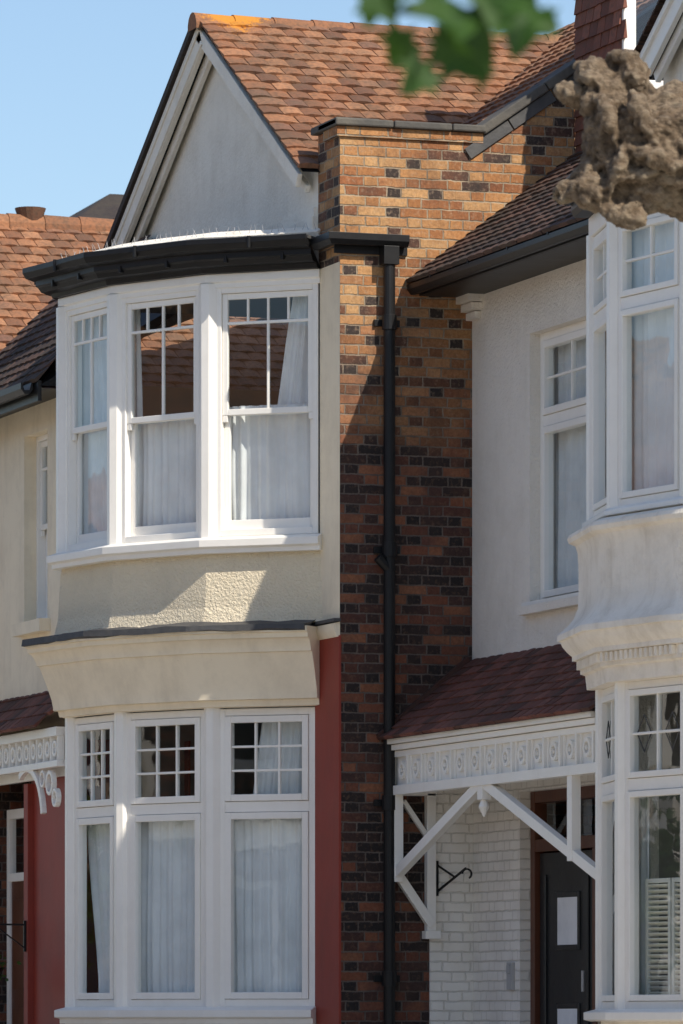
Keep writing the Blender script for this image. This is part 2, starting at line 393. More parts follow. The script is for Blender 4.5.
cream.face([F0(-.46,0,2.84),F0(-.004,0,2.84),F0(-.004,0,5.6),F0(-.46,0,5.6)])
FL=fac(-1.1)
wall(cream,FL,-6.2,-3.08,2.2,4.95,[(-4.66,-3.98,3.2,4.72)],.14)
cream.box(FL,-4.74,-3.9,.002,.09,3.10,3.2)
cream.sweep(offs(BA,-.02),[(0,-1.35),(0,-.03)])
cream.done()
red=MB('red_painted_jamb','red',A,.003)
red.box(F0,-.56,.006,-.008,.012,-1.35,2.84)
red.box(FL,-4.45,-3.08,-.3,0,-1.35,2.2)
red.box(FL,-4.5,-4.38,-.3,.05,-1.35,1.9)
red.box(fac(-.2),-6.2,-3.1,-.02,.0,-1.35,2.2)
red.done()
white=MB('window_frames','white',A,.004)
gl=MB('window_glazing','glass',A)
cur=MB('net_curtains','curtain',A,smooth=True)
for i in (1,2,3):
    a,b=BA[i],BA[i+1]; L=math.hypot(b[0]-a[0],b[1]-a[1]); F=frame(a,(b[0]-a[0],b[1]-a[1]))
    u0,u1=.07,L-.07
    if i==3: u1=L-.02
    sash(white,gl,F,u0,u1,3.63,5.5,4.56,5.23)
    w=-.145
    drape(cur,F,u0-.04,u1-.02,u0-.04,u1-.02,3.6,4.56 if i==2 else 4.62,w)
    if i==3: drape(cur,F,u1-.42,u1-.02,u1-.26,u1-.02,4.5,5.5,w-.03,.022,.06)
    if i==2: drape(cur,F,u0+.0,u0+.06,u0,u0+.03,4.5,5.5,w-.03,.01,.05)
    if i==1: drape(cur,F,u0-.05,u1-.02,u0-.05,u1-.3,4.55,5.5,w-.02,.02,.08)
for i,p in enumerate(BA[:-1]):
    q=offs(BA,-.035)[i]
    if i==0: continue
    white.prism([(q[0]+.085*math.cos(t),q[1]+.085*math.sin(t)) for t in [math.radians(22.5+45*k) for k in range(8)]],3.6,5.53)
white.sweep(BA[:2],[(-.02,3.5),(-.02,5.6)])
white.sweep(BA,[(-.12,5.495),(.012,5.495),(.012,5.53),(.03,5.54),(.03,5.6),(-.1,5.6)])
sillp=BA[:-1]+[(-.44,.02)]
white.sweep(sillp,[(-.13,3.635),(.04,3.625),(.11,3.60),(.11,3.545),(.075,3.535),(.075,3.50),(.0,3.50)])
GB=offs(BA,-.06); GB[-1]=(-.53,.0); GB[0]=(-3.1,-1.08)
for i in (1,2,3):
    a,b=GB[i],GB[i+1]; L=math.hypot(b[0]-a[0],b[1]-a[1]); F=frame(a,(b[0]-a[0],b[1]-a[1]))
    u0,u1=.055,L-.055
    if i==3:u1=L-.01
    casement(white,gl,F,u0,u1,.1,2.34,1.60,3,3,.055,.05)
    if i==3: drape(cur,F,u0+.05,u1-.03,u0+.02,u1-.02,.12,1.7,-.13,.02,.07)
    elif i==2: drape(cur,F,u0-.02,u1-.02,u0-.02,u1-.02,.12,1.7,-.13,.02,.07)
    else:
        drape(cur,F,u0+.2,u1-.02,u0-.02,u1-.02,.12,1.63,-.13,.02,.07)
    if i==3: drape(cur,F,u0+.2,u1-.03,u0+.3,u1-.02,1.6,2.3,-.16,.02,.07)
for i,p in enumerate(GB[1:-1]):
    q=offs(GB,-.03)[i+1]
    white.prism([(q[0]+.075*math.cos(t),q[1]+.075*math.sin(t)) for t in [math.radians(22.5+45*k) for k in range(8)]],.08,2.36)
white.sweep(GB[:2],[(-.02,-.02),(-.02,2.36)])
white.sweep(GB,[(-.12,.103),(.03,.10),(.12,.075),(.12,.02),(.08,.01),(.08,-.03),(0,-.03)])
sash(white,gl,frame((-4.66,-1.0),(1,0)),.0,.68,3.2,4.72,3.98,4.45,2,True)
drape(cur,frame((-4.66,-1.0),(1,0)),-.3,.65,-.3,.65,3.2,4.7,-.14)
white.done();gl.done();cur.done()
rough=MB('roughcast_spandrel','rough',A)
rough.sweep(BA[:-1]+[(-.40,.06)],[(0,3.502),(.012,3.45),(.02,3.3),(.03,3.1),(.055,2.99),(.07,2.965),(0,2.96)],sub=6)
rough.done()
corn=MB('bay_cornice','cream',A,ang=28)
cpro=[(.0,2.93),(.27,2.925),(.27,2.885),(.25,2.88),(.25,2.845),(.225,2.835),(.20,2.80),(.185,2.76),(.185,2.745),(.165,2.74),(.13,2.65),(.10,2.56),(.075,2.48),(.065,2.42),(.065,2.40),(.03,2.395),(.02,2.35),(-.05,2.345)]
corn.sweep(BA,cpro,sub=4)
corn.sweep([(-.47,0),(.0,0)],[(.0,2.94),(.045,2.93),(.045,2.88),(.02,2.83),(.0,2.83)])
corn.done()
ld=MB('cornice_lead_flashing','lead',A)
ld.sweep(BA[:-1]+[(-.46,-.01)],[(.02,3.0),(.06,2.985),(.20,2.955),(.285,2.95),(.292,2.905),(.27,2.90)],.009,6)
ld.box(F0,-.44,.02,.0,.055,2.941,2.965)
ld.done()
slab=MB('floor_slabs','inner',A)
ins=offs(BA,-.03)
slab.prism(ins+[(-.45,2.5),(-3.1,2.5)],2.45,2.90)
slab.prism(ins+[(-.45,2.5),(-3.1,2.5)],5.56,5.78)
slab.face([(-6.2,2.5,-1.35),(-.02,2.5,-1.35),(-.02,2.5,6),(-6.2,2.5,6)])
slab.face([(-3.2,-1.05,-1.35),(-3.2,2.5,-1.35),(-3.2,2.5,5.0),(-3.2,-1.05,5.0)])
slab.face([(-.44,.3,-1.35),(-.44,2.5,-1.35),(-.44,2.5,6),(-.44,.3,6)])
slab.done()
ev=MB('bay_eaves_gutter','black',A,.003)
ev.sweep(BA,[(-.02,5.60),(.07,5.60),(.08,5.635),(.15,5.645),(.17,5.68),(.19,5.69),(.19,5.735),(.215,5.735),(.26,5.75),(.285,5.79),(.285,5.83),(.27,5.83),(.265,5.80),(.2,5.77)],.003,4)
for i in range(len(BA)-1):
    a,b=BA[i],BA[i+1];L=math.hypot(b[0]-a[0],b[1]-a[1]);F=frame(a,(b[0]-a[0],b[1]-a[1]))
    n=max(1,int(L/.42))
    for k in range(n):
        uc=L*(k+.5)/n; ev.box(F,uc-.012,uc+.012,.10,.20,5.66,5.71)
    ev.cyl(F(L*.5,.282,5.745),F(L*.5,.282,5.835),.016,8)
ev.done()
lr=MB('bay_lead_roof','lead',A,.003)
lr.prism(offs(BA,.24)+[(-.45,.02),(-3.1,.02)],5.80,5.826)
lr.done()
wl=MB('gable_ledge','gable',A,.006)
wl.sweep(offs(BA,.02)[1:],[(-.1,5.83),(.0,5.83),(.03,5.875),(.0,5.89),(-.1,5.93)],.004,4)
wl.box(F0,-5.5,-.5,.0,.05,5.9,6.0)
wl.done()
sp=MB('bird_spikes','steel',A)
LP=offs(BA,0.0)[1:]
for a,b in zip(LP[:-1],LP[1:]):
    L=math.hypot(b[0]-a[0],b[1]-a[1]);n=int(L/.06)
    for k in range(n):
        t=(k+.5)/n; x=a[0]+(b[0]-a[0])*t;y=a[1]+(b[1]-a[1])*t
        sp.cyl((x,y,5.88),(x+random.uniform(-.03,.03),y+random.uniform(-.04,.04),5.955),.003,5,.001)
sp.done()
gw=MB('gable_wall','gable',A,.002)
XC,HW,ZE,ZA=-3.0,2.5,6.33,7.85
gs=(ZA-ZE)/HW
gw.face([F0(-5.5,0,5.6),F0(-.5,0,5.6),F0(-.5,0,ZE),F0(XC,0,ZA),F0(-5.5,0,ZE)])
gw.box(F0,-5.4,-.52,.001,.03,6.0,6.07)
gw.done()
bb=MB('bargeboards','gable',A,.006)
for sgn in (-1,1):
    d=Vector((sgn*HW,0,-(ZA-ZE))).normalized(); nr=Vector((sgn*(ZA-ZE),0,HW)).normalized()
    L_=((-.13,.10,.13),(-.155,.028,.055),(-.155,.02,.2),(-.06,.05,.24)) if sgn<0 else ((-.13,.055,.085),(-.05,.03,.15))
    for (y,wd,dn) in L_:
        a=Vector((XC,y,ZA))-nr*dn; b=a+d*(math.hypot(HW,ZA-ZE)-.02)
        bb.beam(a,b,(0,.02 if y>-.15 else .008,0),nr*wd)
bb.box(F0,-5.58,-5.3,.02,.16,6.02,6.28)
bb.done()
vb=MB('verge_slips','tileB',A,.004)
for sgn in (-1,1):
    d=Vector((sgn*HW,0,-(ZA-ZE))).normalized(); nr=Vector((sgn*(ZA-ZE),0,HW)).normalized()
    a=Vector((XC,-.14,ZA))+nr*.012
    if sgn<0: vb.beam(a-d*.02,a+d*2.95,(0,.05,0),nr*.032)
vb.done()
rf=MB('gable_roof_tiles','tileA',A)
dR=Vector((-HW,0,ZA-ZE))
tiles(rf,(-.47,-.17,ZE+.03),(0,1,0),dR,20,18,.165,.163,.02,.011,jit=.004)
tiles(rf,(-5.53,3.2,ZE-.01),(0,-1,0),Vector((HW,0,ZA-ZE)),20,18,.164,.163,.010,.003,jit=.001,stag=0)
tiles(rf,(-5.9,1.0,6.55),(1,0,0),(0,1,.7),34,17,.165,.163,.02,.011,clip=lambda p:p.z<8.15,jit=.004)
y=-.2
while y<2.9:
    n=8; vs=[]
    for yy,rr in ((y,.115),(y+.34,.105)):
        for k in range(n+1):
            t=math.radians(-12+204*k/n); vs.append((XC+rr*math.cos(t),yy,ZA-.035+rr*math.sin(t)))
    rf.poly(vs,[(k,k+1,n+2+k,n+1+k) for k in range(n)]+[list(range(n+1))],random.random())
    y+=.33
rf.done()
dk=MB('roof_deck','black',A)
dk.face([(-.45,-.14,ZE-.01),(-.45,3,ZE-.01),(XC,3,ZA-.01),(XC,-.14,ZA-.01)])
dk.face([(-5.52,-.13,ZE-.03),(-5.52,3,ZE-.03),(XC,3,ZA-.03),(XC,-.13,ZA-.03)])
dk.face([(-6.2,.9,6.42),(-.3,.9,6.42),(-.3,3.35,8.14),(-6.2,3.35,8.14)])
dk.face([(-6.2,5.6,6.1),(-.3,5.6,6.1),(-.3,3.35,8.14),(-6.2,3.35,8.14)])
dk.face([(-6.2,5.6,6.1),(-.02,5.6,6.1),(-.02,9,6.),(-6.2,9,6.)])
dk.face([(-6.2,-1.42,4.96),(-3.1,-1.42,4.96),(-4.7,0,6.38),(-6.2,0,6.38)])
dk.face([(-3.1,-1.42,4.96),(-3.1,-1.1,4.96),(-3.1,0,5.8),(-4.7,0,6.38)])
dk.face([(-6.2,-1.42,4.94),(-3.1,-1.42,4.94),(-3.1,-1.1,4.94),(-6.2,-1.1,4.94)])
dk.face([(-6.25,0.01,6.2),(-.5,0.01,6.2),(-.5,1.2,6.5),(-6.25,1.2,6.5)])
dk.done()
rl=MB('lower_roof_tiles','tileB',A)
tiles(rl,(-6.2,-1.46,4.99),(1,0,0),(0,1,1),19,15,.165,.13,.018,.006,clip=lambda p:p.x<-3.05-max(0,(p.z-4.99))*1.1)
rl.done()
gt=MB('gutters_and_downpipe','black',A,.002)
gt.sweep([(-6.2,-1.44),(-3.2,-1.44)],[(0,5.0),(0,4.94),(.03,4.9),(.07,4.9),(.10,4.94),(.10,4.99),(.09,4.99),(.07,4.93),(.03,4.93),(.012,5.0)])
gt.box(FL,-6.2,-3.1,.3,.33,4.84,5.0)
sg=[(-.30,-.08),(.08,-.08),(.08,.5)]
gt.sweep(sg,[(-.055,5.80),(-.055,5.75),(-.03,5.715),(.02,5.715),(.05,5.75),(.05,5.80),(.04,5.80),(.0,5.73)])
gt.box(FS,-.05,.52,.002,.025,5.66,5.79)
gt.box(FS,.30,.42,.02,.13,5.58,5.715)
PY=.36
gt.cyl((.075,PY,5.6),(.075,PY,-1.2),.043,16)
for z in (5.1,3.42,1.55,.25): gt.cyl((.075,PY,z),(.075,PY,z+.11),.055,16); gt.box(FS,PY-.1,PY+.1,.0,.028,z+.03,z+.08)
gt.cyl((.075,PY,3.33),(.075,PY-.09,3.42),.042,10)
gt.done()
pr=MB('entrance_porch_tiles','tileP',A)
tiles(pr,(-6.2,-1.42,2.30),(1,0,0),(0,1,.95),18,4,.165,.14,.015,.004)
pr.done()
pf=MB('entrance_porch_fretwork','white',A,.003)
FP=fac(-1.28)
pf.box(FP,-6.2,-2.98,-.04,.04,2.22,2.29); pf.box(FP,-6.2,-2.98,-.04,.03,1.98,2.03); pf.box(FP,-6.2,-2.98,-.03,-.02,2.0,2.25)
x=-6.1
while x<-3.0:
    pf.ring(FP,x,2.125,.04,.065,-.02,.02,12); pf.box(FP,x+.09,x+.11,-.02,.02,2.03,2.22); x+=.2
pf.ring(FP,-3.9,1.55,.42,.47,-.02,.02,18,math.radians(10),math.radians(120)); pf.ring(FP,-3.25,1.86,.07,.10,-.02,.02,14); pf.ring(FP,-3.45,1.9,.05,.07,-.02,.02,12); pf.ring(FP,-3.1,1.74,.05,.075,-.02,.02,12)
pf.box(FP,-6.2,-2.98,-.16,-.12,1.92,2.28)
FD=fac(-.85)
rect(pf,FD,-6.08,-5.3,-.85,1.75,.08,-.06,.0)
pf.box(FD,-6.0,-5.38,-.06,-.002,1.15,1.22)
pf.done()
dd=MB('entrance_door','brownframe',A,.004)
dd.box(FD,-6.0,-5.38,-.05,-.02,-.8,1.15); dd.box(FD,-5.92,-5.46,-.02,-.008,-.6,.1); dd.box(FD,-5.92,-5.46,-.02,-.008,.25,1.0)
dd.done()
g2=MB('entrance_glazing','glass',A); pane(g2,FD,-6.0,-5.38,1.22,1.68,-.03); g2.done()

# ================================================================== HOUSE B
B=top('white_rendered_house')
FB=fac(1.04)
rw=MB('rendered_front_wall','render',B)
rw_h=[(1.2,2.41,2.99,4.97)]
wall(rw,FB,0.0,4.27,2.05,5.42,rw_h,.17)
rw.box(FB,1.13,2.5,.002,.075,2.93,2.99)
for k,(zz,w) in enumerate(((5.2,.05),(5.26,.09),(5.32,.13))): rw.box(FB,.0,.14+w,.0,w,zz,zz+.052)
rw.face([(8.9,1.04,-1.35),(8.9,9,-1.35),(8.9,9,6),(8.9,1.04,5.4)])
rw.face([(7.2,1.04,-1.35),(8.9,1.04,-1.35),(8.9,1.04,5.45),(7.2,1.04,5.45)])
rw.face([(0,9,-1.35),(8.9,9,-1.35),(8.9,9,6),(0,9,6)])
rw.done()
pb=MB('painted_brick_wall','pbrick',B)
wall(pb,FB,0.0,4.27,-1.35,2.05,[(1.0,2.62,-.85,1.66)],.16)
pb.box(FS,.70,1.04,.001,.02,-1.35,1.97)
pb.done()
BB=[(4.25,1.04),(4.3,.3),(5.18,.1),(6.12,.235),(6.9,.7),(7.2,1.04)]
wB=MB('window_frames','white',B,.004); gB=MB('window_glazing','glass',B); cB=MB('net_curtains','curtain',B,smooth=True)
for i in (1,2,3):
    a,b=BB[i],BB[i+1];L=math.hypot(b[0]-a[0],b[1]-a[1]);F=frame(a,(b[0]-a[0],b[1]-a[1]))
    casement(wB,gB,F,.05,L-.05,3.34,5.22,4.66,2,2,.05,.04)
    drape(cB,F,-.0,L-.04,-.0,L-.04,3.3,5.25,-.125,.015,.1)
for i in (1,2,3,4):
    q=offs(BB,-.03)[i]; wB.prism([(q[0]+.07*math.cos(t),q[1]+.07*math.sin(t)) for t in [math.radians(22.5+45*k) for k in range(8)]],3.32,5.24)
wB.sweep(BB,[(-.1,5.225),(.02,5.225),(.02,5.36),(-.1,5.36)])
wB.sweep(BB,[(-.1,3.345),(.03,3.34),(.06,3.32),(.06,3.29),(0,3.285)])
GBB=offs(BB,-.05)
lc=MB('leaded_light_cames','lead',B)
for i in (1,2,3):
    a,b=GBB[i],GBB[i+1];L=math.hypot(b[0]-a[0],b[1]-a[1]);F=frame(a,(b[0]-a[0],b[1]-a[1]))
    casement(wB,gB,F,.05,L-.05,.07,2.20,1.53,2,2,.05,.04)
    cx,cz=L/2,1.86
    for q0 in (cx-.18,cx+.18):
        P4=[(q0-.09,cz),(q0,cz+.12),(q0+.09,cz),(q0,cz-.12)]
        for k in range(4):
            p,q=P4[k],P4[(k+1)%4]; lc.beam(F(p[0],-.018,p[1]),F(q[0],-.018,q[1]),(0,0,.005),F(0,.003,0)-F(0,0,0))
    drape(cB,F,-.02,.16,-.02,.12,.1,1.5,-.16,.02,.06)
lc.done()
for i in (1,2,3,4):
    q=offs(GBB,-.03)[i]; wB.prism([(q[0]+.065*math.cos(t),q[1]+.065*math.sin(t)) for t in [math.radians(22.5+45*k) for k in range(8)]],.05,2.22)
wB.sweep(GBB,[(-.1,.075),(.03,.07),(.10,.05),(.10,.0),(.06,-.01),(0,-.01)])
FW=frame((1.2,1.04+.08),(1,0))
casement(wB,gB,FW,.0,1.21,2.99,4.97,4.33,2,2,.06,.05)
drape(cB,FW,-.4,1.15,-.4,1.15,3.0,4.95,-.12,.015,.09)
wB.box(FB,1.16,2.46,-.0,.05,2.992,3.02)
wB.done();gB.done();cB.done()
# solid returns of the bay (cheeks running back to the house wall)
rt=MB('bay_return_walls','render',B)
for (p,q) in ((BB[0],BB[1]),(BB[4],BB[5])):
    L=math.hypot(q[0]-p[0],q[1]-p[1]); F=frame(p,(q[0]-p[0],q[1]-p[1]))
    rt.box(F,.0,L-.03,-.10,-.045,3.2,5.3); rt.box(F,.0,L-.03,-.12,-.065,-1.3,2.25)
rt.done()
iw=MB('bay_room_walls','inner',B)
iw.box(frame((4.36,3),(0,-1)),.0,2.68,-.03,.0,-1.3,5.3)
iw.done()
sh=MB('window_shutters','shutter',B,.002)
a,b=GBB[2],GBB[3];L=math.hypot(b[0]-a[0],b[1]-a[1]);F=frame(a,(b[0]-a[0],b[1]-a[1]))
for (x0,x1) in ((.12,.44),(.46,.82)):
    rect(sh,F,x0,x1,.12,.92,.03,-.15,-.12)
    z=.17
    while z<.88: sh.beam(F(x0+.03,-.135,z),F(x1-.03,-.135,z),(0,0,.003),(F(0,1,0)-F(0,0,0))*.012+Vector((0,0,.01))); z+=.035
sh.done()
st=MB('bay_stucco_mouldings','worn',B,ang=32)
st.sweep(BB,[(.0,3.29),(.08,3.27),(.14,3.245),(.15,3.22),(.14,3.19),(.10,3.17),(.085,3.12),(.08,3.0),(.08,2.85),(.085,2.75),(.11,2.68),(.15,2.63),(.19,2.595),(.21,2.575),(.21,2.535),(.19,2.53),(.18,2.50),(.15,2.46),(.12,2.43),(.12,2.40),(.07,2.395),(.07,2.31),(.04,2.30),(.03,2.205),(-.06,2.2)],.0,8)
for i in range(1,4):
    a,b=BB[i],BB[i+1];L=math.hypot(b[0]-a[0],b[1]-a[1]);F=frame(a,(b[0]-a[0],b[1]-a[1]));n=int(L/.06)
    for k in range(n): st.box(F,L*(k+.25)/n,L*(k+.75)/n,.06,.105,2.335,2.393)
st.sweep(GBB,[(0,-1.35),(0,0)])
st.done()
sb=MB('floor_slabs','inner',B)
ins=offs(BB,-.04)
sb.prism(ins+[(7.2,3),(4.3,3)],2.3,3.2); sb.prism(ins+[(7.2,3),(4.3,3)],5.26,5.5)
sb.face([(0.02,3,-1.35),(8.9,3,-1.35),(8.9,3,6),(0.02,3,6)])
sb.face([(4.2,1.1,-1.35),(4.2,3,-1.35),(4.2,3,5.4),(4.2,1.1,5.4)])
sb.face([(.02,1.3,2.6),(4.2,1.3,2.6),(4.2,3,2.6),(.02,3,2.6)])
sb.done()
eb=MB('eaves_gutter','black',B,.003)
F62=fac(.62)
eb.box(FB,0.003,4.3,.0,.40,5.37,5.39)
eb.box(FB,0.003,4.3,.402,.42,5.37,5.46)
eb.sweep([(.0,.615),(4.1,.615)],[(.0,5.45),(.0,5.41),(.025,5.375),(.06,5.375),(.09,5.41),(.09,5.45),(.08,5.45),(.06,5.40),(.03,5.40)])
eb.sweep(BB[1:],[(.0,5.36),(.12,5.36),(.14,5.40),(.14,5.44),(.17,5.44),(.24,5.46),(.26,5.50),(.26,5.54),(.2,5.52)])
for x in (.5,1.3,2.1,2.9,3.7): eb.box(F62,x-.012,x+.012,-.0,.10,5.44,5.462)
eb.done()
lb=MB('bay_lead_roof','lead',B); lb.prism(offs(BB,.22)+[(7.2,1.1),(4.25,1.1)],5.5,5.53); lb.done()
sB=math.tan(math.radians(37))
tb=MB('main_roof_tiles','tileB',B)
tiles(tb,(.0,.52,5.47),(1,0,0),(0,1,sB),54,34,.165,.1,.016,.005)
tb.done()
db=MB('roof_deck','black',B)
db.face([(0.02,.55,5.455),(8.9,.55,5.455),(8.9,4,5.455+3.45*sB),(0.02,4,5.455+3.45*sB)])
db.face([(0.02,8.5,5.455),(8.9,8.5,5.455),(8.9,4,5.455+3.45*sB),(0.02,4,5.455+3.45*sB)])
db.done()
gb=MB('gable_wall','gable',B); F1=fac(.98)
gb.face([F1(3.9,0,5.5),F1(8.8,0,5.5),F1(8.8,0,6.55),F1(6.35,0,8.05),F1(3.9,0,6.55)]); gb.done()
b2=MB('bargeboards','white',B,.006)
for sgn in (-1,1):
    d=Vector((sgn*2.6,0,-1.58)).normalized(); nr=Vector((sgn*1.58,0,2.6)).normalized()
    for (y,wd,dn) in ((.84,.08,.11),(.815,.025,.05),(.9,.04,.2)):
        a=Vector((6.4,y,8.08))-nr*dn; b2.beam(a,a+d*2.95,(0,.02,0),nr*wd)
b2.done()
tg=MB('gable_roof_tiles','tileB',B)
tiles(tg,(3.80,3.4,6.5),(0,-1,0),(2.6,0,1.58),16,30,.165,.1,.01,.003,stag=0,jit=.001)
tiles(tg,(9.0,.8,6.5),(0,1,0),(-2.6,0,1.58),16,30,.165,.1,.01,.003)
tg.done()
dm=MB('dormer_tile_hanging','tileR',B)
tiles(dm,(.02,1.86,6.2),(1,0,0),(0,0,1),6,18,.155,.11,.018,.003)
dm.done()
dw=MB('dormer_frame','white',B,.005)
FC=frame((.95,1.86),(0,1))
dw.box(FC,.0,.1,-.05,.03,6.3,8.3); dw.box(FC,.1,1.4,-.05,.02,6.3,6.9); dw.box(FC,.1,1.4,-.05,.02,8.1,8.3); dw.box(FC,.62,.68,-.05,.02,6.9,8.1)
dw.done()
dg=MB('dormer_glazing','glass',B); pane(dg,FC,.1,1.4,6.9,8.1,-.02); dg.done()
dr=MB('dormer_roof','lead',B,.01); dr.box(FC,-.1,1.6,-1.05,.12,8.3,8.42); dr.face([(.05,2.6,6),(.94,2.6,6),(.94,2.6,8.3),(.05,2.6,8.3)]); dr.done()
# porch
PF=.42
pt=MB('porch_roof_tiles','tileP',B)
tiles(pt,(.01,PF-.13,2.08),(1,0,0),(0,1,.80),26,9,.165,.105,.014,.004)
pt.beam((.02,PF-.13,2.09),(.02,1.0,2.68),(.025,0,0),(0,-.01,.02))
pt.done()
FF=fac(PF)
pw=MB('porch_timberwork','white',B,.004)
pw.box(FF,.03,4.2,-.05,.09,2.035,2.072)
pw.box(FF,.03,4.2,-.04,.06,1.99,2.03)
pw.box(FF,.04,4.18,-.04,.045,1.66,1.73)
pw.box(FF,.04,4.18,-.03,.0,1.73,2.0)
pw.box(FF,.04,4.18,.0,.03,1.94,1.985)
x=.24
while x<4.1:
    pw.ring(FF,x,1.84,.04,.066,.0,.028,16); pw.ring(FF,x,1.84,.0,.016,.0,.03,8)
    pw.box(FF,x+.12,x+.15,.0,.035,1.73,1.95); pw.box(FF,x+.175,x+.188,.0,.02,1.73,1.95)
    x+=.31
pw.box(fac(1.03),.03,4.2,.0,1.03-PF-.04,1.965,1.985)
pw.box(FS,PF,.74,.01,.07,1.66,1.74); pw.box(FS,PF-.02,.74,.01,.05,1.74,2.03)
bx=Vector((0,.028,0)); XP=1.92
for (p,q) in (((XP,PF,1.69),(.08,PF,1.08)),((XP,PF,1.69),(4.16,PF,.97))):
    d=(Vector(q)-Vector(p)).normalized(); pw.beam(p,q,bx,d.cross(Vector((0,1,0)))*.038)
pw.box(FF,XP-.05,XP+.05,-.035,.035,1.56,1.68); pw.cyl((XP,PF,1.56),(XP,PF,1.51),.02,10,.042); pw.cyl((XP,PF,1.51),(XP,PF,1.44),.042,10,.008)
pw.box(FF,.05,.12,-.034,.034,1.02,1.68)
pw.box(FF,3.62,3.71,-.034,.034,1.08,1.68)
pw.box(FS,.66,.73,.005,.07,.66,1.68)
pw.beam((.055,PF+.01,1.08),(.055,.70,.70),(.028,0,0),Vector((0,.78,.62))*.033)
pw.beam((.045,.48,1.62),(.045,.68,1.34),(.02,0,0),Vector((0,.78,.62))*.018)
pw.box(FS,.64,.76,.005,.09,.60,.66)
pw.done()
dF=fac(1.16)
df=MB('door_frame','brownframe',B,.005)
rect(df,dF,1.0,2.62,-.85,1.66,.085,-.06,.04)
df.box(dF,1.085,2.535,-.06,.035,1.22,1.31); df.box(dF,2.2,2.28,-.06,.03,-.85,1.22)
df.box(dF,1.02,2.6,-.5,.35,-1.0,-.85)
df.done()
do=MB('front_door','doorblack',B,.006)
do.box(dF,1.09,2.19,-.05,.0,-.84,1.21)
for (z0,z1) in ((.5,.92),(-.3,.12)):
    rect(do,dF,1.42,1.90,z0,z1,.04,.0,.012)
do.box(dF,1.2,1.24,.0,.015,-.7,1.05); do.box(dF,2.04,2.08,.0,.015,-.7,1.05)
do.done()
dl=MB('door_lights','curtain',B)
for (z0,z1) in ((.54,.88),(-.26,.08)): dl.box(dF,1.46,1.86,.001,.006,z0,z1)
dl.done()
dg=MB('door_glazing','glass',B); pane(dg,dF,1.08,2.54,1.31,1.58,-.01); pane(dg,dF,2.28,2.54,-.8,1.22,-.01); dg.done()
ho=MB('door_furniture','steel',B,.003)
ho.box(FB,.80,.9,.0,.03,.22,.42); ho.box(FB,.82,.88,.03,.04,.34,.4); ho.cyl((2.1,1.1,.2),(2.1,1.1,.35),.012,8)
ho.done()
stp=MB('entrance_steps','kerb',B,.01)
stp.box(FB,.9,2.7,.0,.35,-1.35,-.87); stp.box(FB,.9,2.7,.35,.7,-1.35,-1.1); stp.done()
sb2=MB('scroll_bracket','black',B)
Fk=frame((.02,.74),(0,1))
sb2.box(Fk,.0,.02,.0,.02,.92,1.18); sb2.beam(Fk(.01,.01,.95),Fk(.16,.22,1.12),(0,0,.008),(.004,.004,0))
sb2.beam(Fk(.01,.01,1.15),Fk(.10,.14,1.06),(0,0,.006),(.004,.004,0)); sb2.ring(Fk,.17,1.08,.03,.042,.21,.225,12,math.radians(-60),math.radians(180))
sb2.done()

# ================================================================== HOUSE C (left, beyond)
C_=top('terraced_house')
c=MB('walls','cream',C_)
c.face([(-12.4,-1.6,-1.35),(-6.25,-1.6,-1.35),(-6.25,-1.6,5.2),(-12.4,-1.6,5.2)])
c.face([(-6.25,-1.6,-1.35),(-6.25,9,-1.35),(-6.25,9,5.2),(-6.25,-1.6,5.2)])
c.face([(-12.4,-1.6,-1.35),(-12.4,9,-1.35),(-12.4,9,5.2),(-12.4,-1.6,5.2)])
c.face([(-11.9,-1.8,5.2),(-6.2,-1.8,5.2),(-9.05,-1.8,7.05)])
c.done()
ct=MB('roof_tiles','tileA',C_)
tiles(ct,(-6.15,-2.0,5.22),(0,1,0),(-2.9,0,1.86),36,21,.165,.163,.02,.011,jit=.004)
tiles(ct,(-11.95,4.0,5.22),(0,-1,0),(2.9,0,1.86),36,21,.165,.163,.02,.011)
y=-2.0
while y<4:
    n=8;vs=[]
    for yy,rr in ((y,.12),(y+.34,.11)):
        for k in range(n+1):
            t=math.radians(-12+204*k/n); vs.append((-9.05+rr*math.cos(t),yy,7.05+rr*math.sin(t)))
    ct.poly(vs,[(k,k+1,n+2+k,n+1+k) for k in range(n)]+[list(range(n+1))],random.random()); y+=.33
ct.cyl((-9.05,.2,7.1),(-9.05,.2,7.22),.1,14,.14); ct.done()
cdk=MB('roof_deck','black',C_)
cdk.face([(-6.1,-1.9,5.18),(-6.1,4,5.18),(-9.05,4,7.02),(-9.05,-1.9,7.02)]);cdk.face([(-12,-1.9,5.18),(-12,4,5.18),(-9.05,4,7.02),(-9.05,-1.9,7.02)]); cdk.done()
C2=top('slate_roofed_house')
c=MB('walls','brick',C2); c.box(fac(1.2),-19,-13,-5,0,-1.35,7.1); c.done()
c=MB('hipped_slate_roof','tileB',C2,.01)
pk=(-15.6,2.9,8.38)
bs=[(-19.3,.9,7.1),(-12.7,.9,7.1),(-12.7,6.4,7.1),(-19.3,6.4,7.1)]
c.poly(bs+[pk,(-15.6,4.5,8.38)],[(0,1,4),(1,2,5,4),(2,3,5),(3,0,4,5),(0,3,2,1)])
c.done()

